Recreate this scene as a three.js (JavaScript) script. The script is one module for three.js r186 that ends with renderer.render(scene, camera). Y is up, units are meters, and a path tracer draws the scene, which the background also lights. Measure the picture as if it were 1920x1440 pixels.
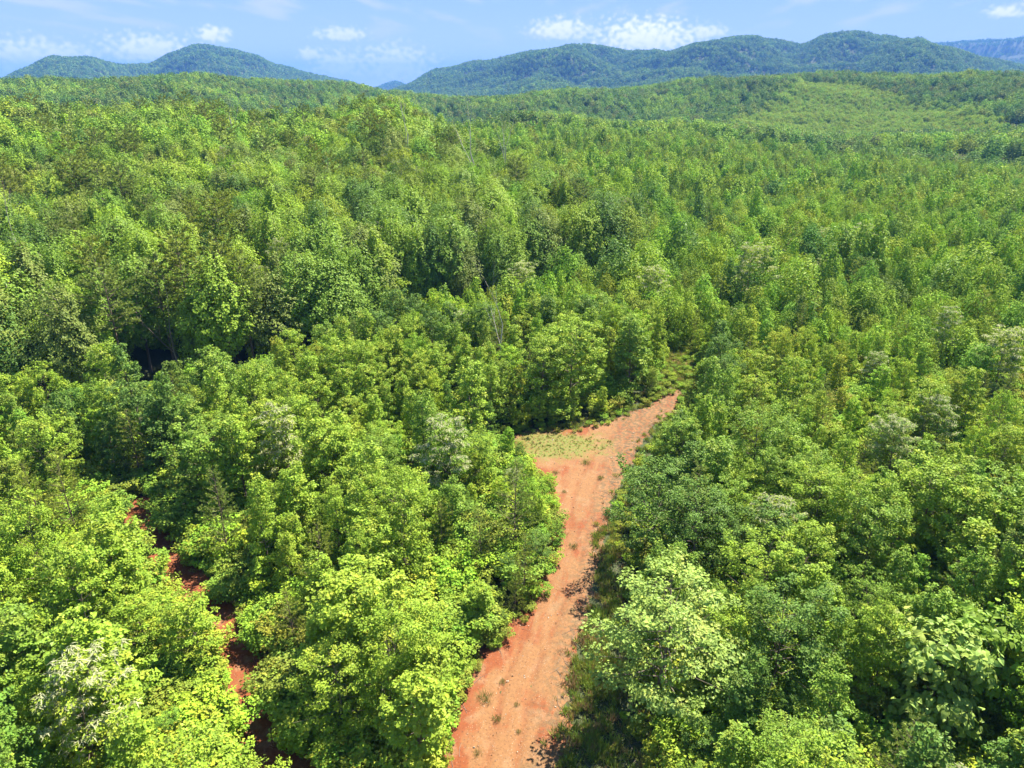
import * as THREE from 'three';
import { createNoise2D } from 'simplex-noise';

// ---------- camera, sky, sun, exposure ----------
const CAM_H = 36;
const scene = new THREE.Scene();
const camera = new THREE.PerspectiveCamera(56.8, 4 / 3, 0.5, 30000);
camera.position.set(0, CAM_H, 0);
camera.rotation.set(-Math.atan(560 / 1332), 0, 0);
const renderer = new THREE.WebGLRenderer();
renderer.toneMapping = THREE.LinearToneMapping;
renderer.toneMappingExposure = 3.2;
renderer.shadowMap.enabled = true;
const EXPOSURE = 3.2;
const SUN_EL = 54 * Math.PI / 180, SUN_AZ = -48 * Math.PI / 180;
const sunDir = new THREE.Vector3(Math.cos(SUN_EL) * Math.cos(SUN_AZ), Math.sin(SUN_EL), Math.cos(SUN_EL) * Math.sin(SUN_AZ));
const sun = new THREE.DirectionalLight(new THREE.Color().setRGB(1, 0.94, 0.82), 5);
sun.name = 'sun';
sun.position.copy(sunDir).multiplyScalar(300);
sun.castShadow = true;
Object.assign(sun.shadow.camera, { left: -220, right: 220, top: 220, bottom: -220, near: 1, far: 800 });
sun.shadow.mapSize.set(4096, 4096);
scene.add(sun);

// ---------- helpers ----------
function rngOf(seed) { let s = seed >>> 0; return () => { s = (s + 0x6d2b79f5) | 0; let t = Math.imul(s ^ (s >>> 15), 1 | s); t = (t + Math.imul(t ^ (t >>> 7), 61 | t)) ^ t; return ((t ^ (t >>> 14)) >>> 0) / 4294967296; }; }
const noiseA = createNoise2D(rngOf(11)), noiseB = createNoise2D(rngOf(23)), noiseC = createNoise2D(rngOf(37));
const fbm = (x, y, o = 4, n = noiseA) => { let s = 0, a = 0.5, f = 1; for (let i = 0; i < o; i++) { s += a * n(x * f, y * f); a *= 0.5; f *= 2.03; } return s; };
const ss = (a, b, x) => { const t = Math.min(1, Math.max(0, (x - a) / (b - a))); return t * t * (3 - 2 * t); };
const lerp = (a, b, t) => a + (b - a) * t;
const table = (T) => (a) => { if (a <= T[0][0]) return T[0][1]; for (let i = 1; i < T.length; i++) if (a <= T[i][0]) { const t = (a - T[i - 1][0]) / (T[i][0] - T[i - 1][0]); return lerp(T[i - 1][1], T[i][1], t * t * (3 - 2 * t) * 0.5 + t * 0.5); } return T[T.length - 1][1]; };
const DEG = 180 / Math.PI;
const taken = new Map();
const numbered = (n) => { const k = taken.get(n) ?? 0; taken.set(n, k + 1); return k ? `${n}_${String(k).padStart(3, '0')}` : n; };
const shadows = (o) => { o.traverse((c) => { if (c.isMesh) { c.castShadow = true; c.receiveShadow = true; } }); return o; };
function tag(o, label, category, group, kind) { o.userData.label = label; o.userData.category = category; if (group) o.userData.group = group; if (kind) o.userData.kind = kind; return o; }

// ---------- sky (air and clouds) ----------
{
  const W = 4096, H = 2048, d = new Float32Array(W * H * 4), rnd = rngOf(5);
  const clouds = [[-32, 1.55, 2.1, 1.0, 0.9], [-29.6, 1.75, 1.2, 0.55, 0.7], [-24.8, 2.1, 2.1, 0.85, 0.9], [-20.7, 3.15, 0.8, 0.5, 0.85], [-12.2, 3.3, 1.3, 0.42, 0.5], [-14.5, 2.0, 0.6, 0.4, 0.8], [-12.4, 1.3, 1.4, 0.8, 0.8], [-8.6, 1.3, 2.2, 1.1, 0.75], [3.5, 3.65, 1.6, 0.7, 0.7], [9.6, 3.05, 2.7, 1.15, 1.0], [13.9, 3.4, 0.9, 0.45, 0.55], [31.7, 4.1, 0.8, 0.35, 0.55]];
  for (let a = 42; a < 320; a += 4 + 5 * rnd()) clouds.push([a > 180 ? a - 360 : a, 1.2 + 2.8 * rnd(), 0.7 + 1.8 * rnd(), 0.4 + 0.7 * rnd(), 0.5 + 0.5 * rnd()]);
  for (let y = 0; y < H; y++) {
    const el = ((y + 0.5) / H - 0.5) * 180, e = Math.max(0, el);
    const k = Math.exp(-e / 3.0), k2 = Math.exp(-e / 24);
    const base = [lerp(0.09, 0.43, k2), lerp(0.23, 0.73, k2), lerp(0.6, 1.2, k2)];
    for (let c = 0; c < 3; c++) base[c] = lerp(base[c], [1.3, 1.26, 1.22][c], k * 0.95);
    for (let x = 0; x < W; x++) {
      const o = (y * W + x) * 4;
      let r = base[0], g = base[1], b = base[2];
      const phi = ((x + 0.5) / W - 0.5) * 360;            // direction (cos phi, sin phi) in (x, z)
      let az = phi + 90; if (az > 180) az -= 360;          // 0 ahead (-z), + to the right
      if (el > 0 && el < 60) {
        const px = Math.cos(phi / DEG), pz = Math.sin(phi / DEG), q = 1 / (Math.tan(e / DEG) + 0.06);
        // thin high cirrus streaks
        const ci = fbm(px * q * 0.9 + pz * q * 0.25 + 3, pz * q * 0.30 - px * q * 0.5 + 7, 4, noiseB);
        const cv = ss(0.02, 0.6, ci) * 0.6 * ss(1, 5, el);
        r = lerp(r, 0.93, cv); g = lerp(g, 0.96, cv); b = lerp(b, 1.02, cv);
        if (el < 8) for (const [ca, ce, cw, ch, cs] of clouds) {
          const u = (az - ca) / (cw * 1.5), v = (el - ce) / (ch * 1.3);
          if (Math.abs(u) > 1.7 || v > 1.8 || v < -1.5) continue;
          const vv = v < -0.35 ? (v + 0.35) * 2.0 - 0.35 : v;
          const n = fbm(az * 1.5 + ce * 9, el * 2.2 + ca, 5, noiseC);
          const m = 1.12 - Math.hypot(u, vv) + n * 0.85;
          const al = ss(0.0, 0.85, m) * (0.25 + 0.75 * cs);
          const sh = 0.92 + 0.10 * ss(-0.6, 0.6, v + n);
          r = lerp(r, 1.5 * sh, al); g = lerp(g, 1.45 * sh, al); b = lerp(b, 1.42, al);
        }
      }
      d[o] = r / EXPOSURE; d[o + 1] = g / EXPOSURE; d[o + 2] = b / EXPOSURE; d[o + 3] = 1;
    }
  }
  const t = new THREE.DataTexture(d, W, H, THREE.RGBAFormat, THREE.FloatType);
  t.mapping = THREE.EquirectangularReflectionMapping; t.magFilter = t.minFilter = THREE.LinearFilter; t.needsUpdate = true;
  scene.background = t; scene.environment = t;
}
scene.fog = new THREE.FogExp2(new THREE.Color().setRGB(0.14, 0.38, 1.0), 0.000115);

// ---------- terrain ----------
const mtL = table([[-70, 0.01], [-45, 0.012], [-37, -0.004], [-33.5, 0.0069], [-32.3, 0.0161], [-30.4, 0.0298], [-28.6, 0.0287], [-26.6, 0.0215], [-25, 0.0229], [-23.5, 0.0357], [-21.8, 0.0447], [-19.5, 0.0402], [-18.1, 0.0329], [-16.8, 0.023], [-14.6, 0.0141], [-12.1, 0.005], [-10.2, -0.004], [-8, -0.02], [60, -0.02]]);
const mtR = table([[-60, -0.03], [-12, -0.03], [-9.5, -0.0085], [-7.9, 0], [-5.5, 0.0189], [-2.3, 0.0283], [1.6, 0.0407], [5.4, 0.0467], [8.5, 0.0403], [11.2, 0.0382], [13.3, 0.0486], [16.2, 0.0538], [18.3, 0.0503], [20.1, 0.044], [21.7, 0.0549], [23, 0.0572], [25, 0.0519], [27.2, 0.0488], [28.8, 0.0395], [31.3, 0.0269], [33.4, 0.0185], [40, 0.012], [70, 0.02]]);
const mtFar = table([[-60, 0.0], [-11.5, -0.012], [-10.2, -0.002], [-8.6, 0.0055], [-7, -0.003], [-5, -0.012], [20, 0.005], [23.6, 0.0288], [26.7, 0.0419], [29.1, 0.0437], [31.1, 0.0454], [33, 0.047], [45, 0.04], [70, 0.03]]);
const mid = table([[-60, 0.004], [-33.5, 0.0053], [-30.7, 0.0066], [-25.4, 0.0103], [-24.1, 0.0123], [-21.1, 0.0107], [-15.4, 0.0074], [-12.5, 0.0031], [-9.5, -0.0076], [-4.4, -0.0128], [-0.4, -0.0115], [1.6, -0.0077], [5.5, -0.0032], [9.4, 0.0013], [13.2, 0.0074], [16.9, 0.0109], [20.4, 0.0131], [23.7, 0.0145], [30, 0.0126], [60, 0.01]]);
const crestTan = table([[-60, -0.01], [-33.7, -0.0107], [-32.1, -0.012], [-29.5, -0.0157], [-24.7, -0.0175], [-21.3, -0.015], [-19.6, -0.0243], [-17.1, -0.0278], [-12.6, -0.022], [-11, -0.0094], [-9.1, -0.0051], [-7.6, -0.0191], [-4.4, -0.029], [-2.4, -0.0356], [1.6, -0.0402], [5.6, -0.042], [9.6, -0.0449], [13.5, -0.043], [17.3, -0.0466], [22.7, -0.0543], [27.7, -0.0551], [30.9, -0.0574], [34.4, -0.0597], [60, -0.06]]);
const RAVINE = [[-150, -50], [-90, -64], [-58, -76], [-43, -83], [-28, -95], [-16, -110], [-5, -124], [10, -134], [28, -147], [60, -190], [130, -290]];
function segDist(px, pz, ax, az, bx, bz) { const dx = bx - ax, dz = bz - az, t = Math.min(1, Math.max(0, ((px - ax) * dx + (pz - az) * dz) / (dx * dx + dz * dz))), ex = px - ax - dx * t, ez = pz - az - dz * t; return [Math.hypot(ex, ez), (dx * (pz - az) - dz * (px - ax))]; }
function lineDist(px, pz, L) { let b = 1e9, s = 0; for (let i = 1; i < L.length; i++) { const [d, c] = segDist(px, pz, L[i - 1][0], L[i - 1][1], L[i][0], L[i][1]); if (d < b) { b = d; s = c; } } return [b, s]; }
const ravineSide = (x, z) => { const [d, c] = lineDist(x, z, RAVINE); return c < 0 ? d : -d; };   // positive beyond the ravine line (to the mature wood)
const isMature = (x, z) => { if (ravineSide(x, z) < 0) return false; const t = (-z - 145) / 195; return x < 34 - 76 * t + 8 * noiseA(z * 0.03, 4); };
function height(x, z) {
  const r = Math.hypot(x, z), az = Math.atan2(x, -z) * DEG;
  if (Math.abs(az) > 75) return -2 + 2 * fbm(x * 0.004, z * 0.004) - 20 * ss(300, 700, r);
  let h = 0.35 * fbm(x * 0.03, z * 0.03) * ss(20, 60, r);
  if (r > 60) {
    const rc = lerp(330, 450, ss(-9, 2, az)), tree = lerp(19, 15, ss(-9, 0, az)) + 4 * ss(8, 22, az);
    const ch = CAM_H + rc * crestTan(az) - tree;
    h += ch * ss(130, rc, r);
    if (r < 520) { const s = ravineSide(x, z); h -= 5 * Math.exp(-(((s - 11) / 14) ** 2)) * ss(500, 250, r); }
    h += 2.2 * fbm(x * 0.012, z * 0.012, 3) * ss(120, 260, r);
    h += (-38 - ch) * ss(rc + 5, rc + 330, r);
  }
  if (r > 500) {
    const D = 1050 + 120 * noiseB(az * 0.05, 1), hm = CAM_H + D * mid(az) - 12 + 38;
    h += hm * Math.exp(-(((r - D) / (r < D ? 370 : 420)) ** 2)) + 9 * fbm(x * 0.0042, z * 0.0042, 3, noiseB) * ss(500, 750, r);
    h -= 20 * ss(1400, 2000, r);
  }
  if (r > 1500) {
    const sp = 1 - Math.abs(fbm(x * 0.0012 + 5, z * 0.0012, 4, noiseC)) * 1.6;
    const ridge = (D, t, wf, wb) => { const u = (r - D) / (r < D ? wf : wb), top = CAM_H + D * t - 12 + 58; const k = Math.exp(-u * u); return Math.max(0, top) * k * lerp(1, 0.62 + 0.5 * sp, Math.min(1, Math.abs(u) * 1.6)); };
    const D1 = 4300 + 350 * noiseA(az * 0.06, 9), D2 = 3700 + 350 * noiseA(az * 0.08, 3);
    h += Math.max(ridge(D1, mtL(az), 900, 1100), ridge(D2, mtR(az), 1050, 1200), ridge(7200, mtFar(az), 1300, 1500));
  }
  return h;
}
// bare clay ground: the wide track with its clearing, and the narrow track
const TRACK = [[-4.6, -20], [-4.2, -29], [-4.0, -34.4], [-1.6, -38.6], [0.8, -41.9], [2.0, -47.6], [2.6, -53.7], [2.2, -61], [0.4, -66], [-0.5, -70.6], [3, -72.2], [7, -72.3], [11, -74.2], [15, -77.2], [18.6, -80.4], [20.6, -84], [21.6, -83.6], [20.8, -79.6], [19.5, -76.8], [16, -73.2], [13.4, -68], [11.4, -63], [9.6, -58.5], [7.8, -52], [6.6, -46], [4.5, -39], [3.5, -34], [2.9, -29], [2.6, -20]];
const CLEARING = [[-3.6, -18], [-2.9, -34.4], [0.2, -39.4], [2.6, -42.5], [4.1, -47.5], [4.8, -53], [4.3, -58.5], [2.0, -63], [-0.8, -67.5], [-1, -71.4], [7, -72.8], [11, -74.6], [14, -77.4], [18.6, -82], [21.4, -89], [22, -97], [25.6, -97], [24.6, -89], [22.4, -81], [19.6, -75.5], [16.4, -69], [12.6, -61], [10.3, -53.5], [9.6, -47], [9.1, -40], [8.1, -34], [7.5, -28], [7.2, -18]];
const NARROW = [[-34.5, -56], [-31.8, -52.6], [-28.6, -48.2], [-24.6, -44], [-20.8, -40], [-17.6, -35.7], [-15.4, -31], [-13.2, -28.2], [-9, -25]];
function polyDist(x, z, P) { let inside = false, b = 1e9; for (let i = 0, j = P.length - 1; i < P.length; j = i++) { const [ax, az] = P[j], [bx, bz] = P[i]; if ((az > z) !== (bz > z) && x < ((bx - ax) * (z - az)) / (bz - az) + ax) inside = !inside; b = Math.min(b, segDist(x, z, ax, az, bx, bz)[0]); } return inside ? b : -b; }
const narrowDist = (x, z) => lineDist(x, z, NARROW);

const TYRES = [[-0.7, -20], [-0.6, -29], [0.3, -35], [2.4, -41], [4.5, -47], [6.0, -53], [6.9, -59], [9, -65], [12.6, -71.5], [17, -77]];
function texture(W, H, f) { const d = new Uint8Array(W * H * 4); for (let y = 0; y < H; y++) for (let x = 0; x < W; x++) { const c = f(x, y), o = (y * W + x) * 4; for (let k = 0; k < 3; k++) { const v = Math.min(1, Math.max(0, c[k])); d[o + k] = 255 * (v <= 0.0031308 ? v * 12.92 : 1.055 * v ** (1 / 2.4) - 0.055); } d[o + 3] = 255; } const t = new THREE.DataTexture(d, W, H); t.colorSpace = THREE.SRGBColorSpace; t.magFilter = THREE.LinearFilter; t.minFilter = THREE.LinearMipmapLinearFilter; t.generateMipmaps = true; t.wrapS = t.wrapT = THREE.RepeatWrapping; t.needsUpdate = true; return t; }
{
  // one sheet from under the camera to the horizon: rings that widen with distance
  const rings = [1]; while (rings[rings.length - 1] < 13000) { const r = rings[rings.length - 1]; rings.push(r + Math.max(0.8, Math.min(r * 0.022, 90))); }
  const azs = []; for (let a = -180; a <= 180.01;) { azs.push(a); a += Math.abs(a) < 48 ? 0.2 : Math.abs(a) < 70 ? 1 : 6; }
  if (azs[azs.length - 1] < 179.99) azs.push(180);
  const n = azs.length, pos = new Float32Array(rings.length * n * 3), uv = new Float32Array(rings.length * n * 2), idx = [];
  rings.forEach((r, i) => azs.forEach((a, j) => {
    const x = r * Math.sin(a / DEG), z = -r * Math.cos(a / DEG), k = i * n + j;
    pos.set([x, height(x, z), z], k * 3); uv.set([x / 6, z / 6], k * 2);
  }));
  for (let i = 0; i + 1 < rings.length; i++) for (let j = 0; j + 1 < n; j++) { const a = i * n + j, b = a + n; idx.push(a, a + 1, b, a + 1, b + 1, b); }
  const g = new THREE.BufferGeometry();
  g.setAttribute('position', new THREE.BufferAttribute(pos, 3)); g.setAttribute('uv', new THREE.BufferAttribute(uv, 2)); g.setIndex(idx); g.computeVertexNormals();
  const T = 512, tx = texture(T, T, (x, y) => { const u = x / T * 2 * Math.PI, w = y / T * 2 * Math.PI, p = fbm(Math.cos(u) * 9 + Math.cos(w) * 7, Math.sin(u) * 9 + Math.sin(w) * 7, 4), q = noiseB(x * 0.35, y * 0.35); const s = 0.75 + 0.5 * p + 0.22 * q; return [0.072 * s, 0.088 * s * (1 + 0.25 * p), 0.028 * s]; });
  const m = new THREE.Mesh(g, new THREE.MeshStandardMaterial({ map: tx, roughness: 1 }));
  m.name = 'ground'; tag(m, 'leaf-littered forest floor and wooded hills reaching the horizon', 'ground', null, 'structure'); scene.add(shadows(m));
}
// clay sheets
const X0 = -42, X1 = 30, Z0 = -102, Z1 = -18;
const clayMap = texture(2048, 2048, (i, j) => {
  const x = lerp(X0, X1, (i + 0.5) / 2048), z = lerp(Z0, Z1, (j + 0.5) / 2048);
  const along = z * 0.97 - x * 0.22, across = x * 0.97 + z * 0.22;
  const a = fbm(x * 0.22, z * 0.22, 4), streak = fbm(across * 1.1, along * 0.16, 4, noiseB), f = fbm(x * 3.1, z * 3.1, 3, noiseC), sp = noiseA(x * 11, z * 11), sp2 = noiseB(x * 17 + 4, z * 17);
  let red = ss(0.0, 0.75, a * 0.8 + streak * 0.5 + 0.12 * f + 0.85 * ss(2.4, 0.6, polyDist(x, z, TRACK)) * (across < -7.5 ? 1 : 0.1));
  let r = lerp(0.228, 0.2, red), g = lerp(0.108, 0.054, red), b = lerp(0.04, 0.014, red);
  const pale = ss(0.15, 0.55, fbm(x * 0.4 + 20, z * 0.4, 4, noiseC)) * 0.55; r = lerp(r, 0.255, pale); g = lerp(g, 0.145, pale); b = lerp(b, 0.07, pale);
  const rd = lineDist(x, z, TYRES)[0] - 0.85, rut = Math.exp(-(((rd + 0.12 * f) / 0.24) ** 2)) * ss(-0.35, 0.3, fbm(x * 0.35 + 8, z * 0.35, 3, noiseB) + 0.1) * 0.6; r = lerp(r, 0.19, rut); g = lerp(g, 0.062, rut); b = lerp(b, 0.018, rut);   // redder clay exposed in the wheel tracks
  const k = 1 + 0.22 * f + 0.1 * sp; r *= k; g *= k; b *= k;
  if (sp2 > 0.8 && sp > 0.1) { r = 0.3; g = 0.24; b = 0.18; }                                   // bits of quartz
  if (noiseC(x * 6.1, z * 6.1) > 0.66) { r *= 0.62; g *= 0.6; b *= 0.6; }                     // clods and litter
  const litter = ss(-0.15, 0.4, fbm(x * 1.7 + 50, z * 1.7, 4, noiseA) + 0.1) * ss(-2.5, 1.2, across - (z > -46 ? -4.6 : -4.4) + fbm(x * 0.3, z * 0.3, 2)) * 0.75;   // dry grass and leaf litter over the clay along the verge
  const lg = 0.6 + 0.5 * noiseB(x * 7, z * 7); r = lerp(r, 0.15 * lg, litter); g = lerp(g, 0.11 * lg, litter); b = lerp(b, 0.05 * lg, litter);
  const turf = Math.min(1, 0.85 + 0.5 * noiseA(x * 2.3, z * 2.3)) * ss(-0.05, 0.5, 1 - Math.hypot((x - 4.2) / 7.4, (z + 68.6) / 4) + fbm(x * 0.5, z * 0.5, 4, noiseC) * 0.4 + 0.3 * f) * 0.8; r = lerp(r, 0.13 * lg + 0.04, turf); g = lerp(g, 0.185 * lg + 0.055, turf); b = lerp(b, 0.022, turf);   // low grass
  return [r, g, b];
});
clayMap.wrapS = clayMap.wrapT = THREE.ClampToEdgeWrapping;
const clayMat = new THREE.MeshStandardMaterial({ map: clayMap, roughness: 0.95 });
function clay(name, label, want, x0, x1, z0, z1) {
  const st = 0.22, nx = Math.ceil((x1 - x0) / st), nz = Math.ceil((z1 - z0) / st), id = new Int32Array((nx + 1) * (nz + 1)).fill(-1), pos = [], uv = [], idx = [], e = new Float32Array((nx + 1) * (nz + 1));
  for (let j = 0; j <= nz; j++) for (let i = 0; i <= nx; i++) e[j * (nx + 1) + i] = want(x0 + i * st, z0 + j * st) + 0.55 * fbm((x0 + i * st) * 0.55, (z0 + j * st) * 0.55, 4, noiseB);
  const vert = (i, j) => { const k = j * (nx + 1) + i; if (id[k] < 0) { id[k] = pos.length / 3; const x = x0 + i * st, z = z0 + j * st; const rut = -0.06 * Math.exp(-(((lineDist(x, z, TYRES)[0] - 0.85) / 0.28) ** 2)) + 0.05 * fbm((x * 0.97 + z * 0.22) * 0.9, z * 0.1, 3) + 0.025 * fbm(x * 1.6, z * 1.6, 3, noiseC); pos.push(x, height(x, z) + 0.06 * ss(-0.3, 0.5, e[k]) - 0.05 * ss(0.1, -0.4, e[k]) + rut * ss(0, 0.8, e[k]) + 0.03, z); uv.push((x - X0) / (X1 - X0), (z - Z0) / (Z1 - Z0)); } return id[k]; };
  for (let j = 0; j < nz; j++) for (let i = 0; i < nx; i++) { const k = j * (nx + 1) + i; if (Math.max(e[k], e[k + 1], e[k + nx + 1], e[k + nx + 2]) < -0.35) continue; const a = vert(i, j), b = vert(i + 1, j), c = vert(i, j + 1), d = vert(i + 1, j + 1); idx.push(a, c, b, b, c, d); }
  const g = new THREE.BufferGeometry(); g.setAttribute('position', new THREE.Float32BufferAttribute(pos, 3)); g.setAttribute('uv', new THREE.Float32BufferAttribute(uv, 2)); g.setIndex(idx); g.computeVertexNormals();
  const m = new THREE.Mesh(g, clayMat); m.name = name; tag(m, label, 'track', null, 'structure'); scene.add(shadows(m));
}
clay('dirt_track', 'wide bare track of orange clay widening into a clearing', (x, z) => polyDist(x, z, TRACK), -8, 28, -100, -18);
clay('dirt_path', 'narrow red clay path in the shade between young trees', (x, z) => 1.8 - narrowDist(x, z)[0], -42, -6, -64, -22);
clay('bare_patch', 'small bare clay patch among bushes', (x, z) => 1.2 - Math.hypot(x + 5.4, z + 40.7), -8.5, -2.6, -44, -37.5);
clay('clearing_ground', 'small sandy opening further along the track', (x, z) => 2.6 - Math.hypot(x - 24, (z + 95) * 0.6), 18, 30, -102, -88.6);

// ---------- plant geometry ----------
class Geo {
  constructor() { this.p = []; this.c = []; this.i = []; }
  tri(a, b, c, col) { const n = this.p.length / 3; this.p.push(...a, ...b, ...c); for (let k = 0; k < 3; k++) this.c.push(...col); this.i.push(n, n + 1, n + 2); }
  leaf(b, d, s, n, L, W, fold, col) {                       // a leaf folded along its midrib
    const k = this.p.length / 3, mx = b[0] + d[0] * L * 0.45, my = b[1] + d[1] * L * 0.45, mz = b[2] + d[2] * L * 0.45;
    this.p.push(b[0], b[1], b[2], mx + s[0] * W + n[0] * fold, my + s[1] * W + n[1] * fold, mz + s[2] * W + n[2] * fold, b[0] + d[0] * L, b[1] + d[1] * L, b[2] + d[2] * L, mx - s[0] * W + n[0] * fold, my - s[1] * W + n[1] * fold, mz - s[2] * W + n[2] * fold);
    for (let q = 0; q < 4; q++) this.c.push(col[0], col[1], col[2]);
    this.i.push(k, k + 1, k + 2, k, k + 2, k + 3);
  }
  heart(b, d, s, n, L, col) {                               // a broad heart-shaped leaf, cupped along its midrib
    const k = this.p.length / 3, V = [[0.32, 0], [0, 0], [-0.1, 0.22], [0.12, 0.42], [0.42, 0.4], [0.74, 0.2], [1, 0], [0.74, -0.2], [0.42, -0.4], [0.12, -0.42], [-0.1, -0.22]];
    for (const [u, v] of V) { const f = Math.abs(v) * 0.3 - u * u * 0.22; for (let i = 0; i < 3; i++) this.p.push(b[i] + (d[i] * u + s[i] * v + n[i] * f) * L); this.c.push(...col); }
    for (let i = 1; i < V.length; i++) this.i.push(k, k + i, k + (i === V.length - 1 ? 1 : i + 1));
  }
  limb(a, b, ra, rb, sides, col) {
    const A = new THREE.Vector3(...a), B = new THREE.Vector3(...b), d = B.clone().sub(A).normalize(), u = new THREE.Vector3(Math.abs(d.y) > 0.9 ? 1 : 0, Math.abs(d.y) > 0.9 ? 0 : 1, 0).cross(d).normalize(), v = d.clone().cross(u), k = this.p.length / 3;
    for (let e = 0; e < 2; e++) for (let s = 0; s < sides; s++) { const t = s / sides * 2 * Math.PI, q = (e ? B : A).clone().addScaledVector(u, Math.cos(t) * (e ? rb : ra)).addScaledVector(v, Math.sin(t) * (e ? rb : ra)); this.p.push(q.x, q.y, q.z); this.c.push(...col); }
    for (let s = 0; s < sides; s++) { const t = (s + 1) % sides; this.i.push(k + s, k + t, k + sides + s, k + t, k + sides + t, k + sides + s); }
  }
  build(smooth) { const g = new THREE.BufferGeometry(); g.setAttribute('position', new THREE.Float32BufferAttribute(this.p, 3)); g.setAttribute('color', new THREE.Float32BufferAttribute(this.c, 3)); g.setIndex(this.i); if (smooth) g.computeVertexNormals(); return g; }
}
const norm = (v) => { const l = Math.hypot(v[0], v[1], v[2]) || 1; return [v[0] / l, v[1] / l, v[2] / l]; };
const cross = (a, b) => [a[1] * b[2] - a[2] * b[1], a[2] * b[0] - a[0] * b[2], a[0] * b[1] - a[1] * b[0]];
function addLeaf(g, rnd, at, out, L, W, col, heart, loose = 1.5) {
  const n = norm([out[0] * 0.7 + (rnd() - 0.5) * loose, out[1] * 0.5 + 0.6 * loose / 1.5 + (rnd() - 0.5) * loose * 0.6, out[2] * 0.7 + (rnd() - 0.5) * loose]);
  let d = norm([out[0] + (rnd() - 0.5) * 1.6, out[1] * 0.3 + 0.05 + (rnd() - 0.5) * 1.1, out[2] + (rnd() - 0.5) * 1.6]);
  const s = norm(cross(n, d)); d = cross(s, n);
  if (heart) g.heart(at, d, s, n, L, col); else g.leaf(at, d, s, n, L, W, L * 0.13, col);
}
const BARK = [0.16, 0.125, 0.095];
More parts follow.
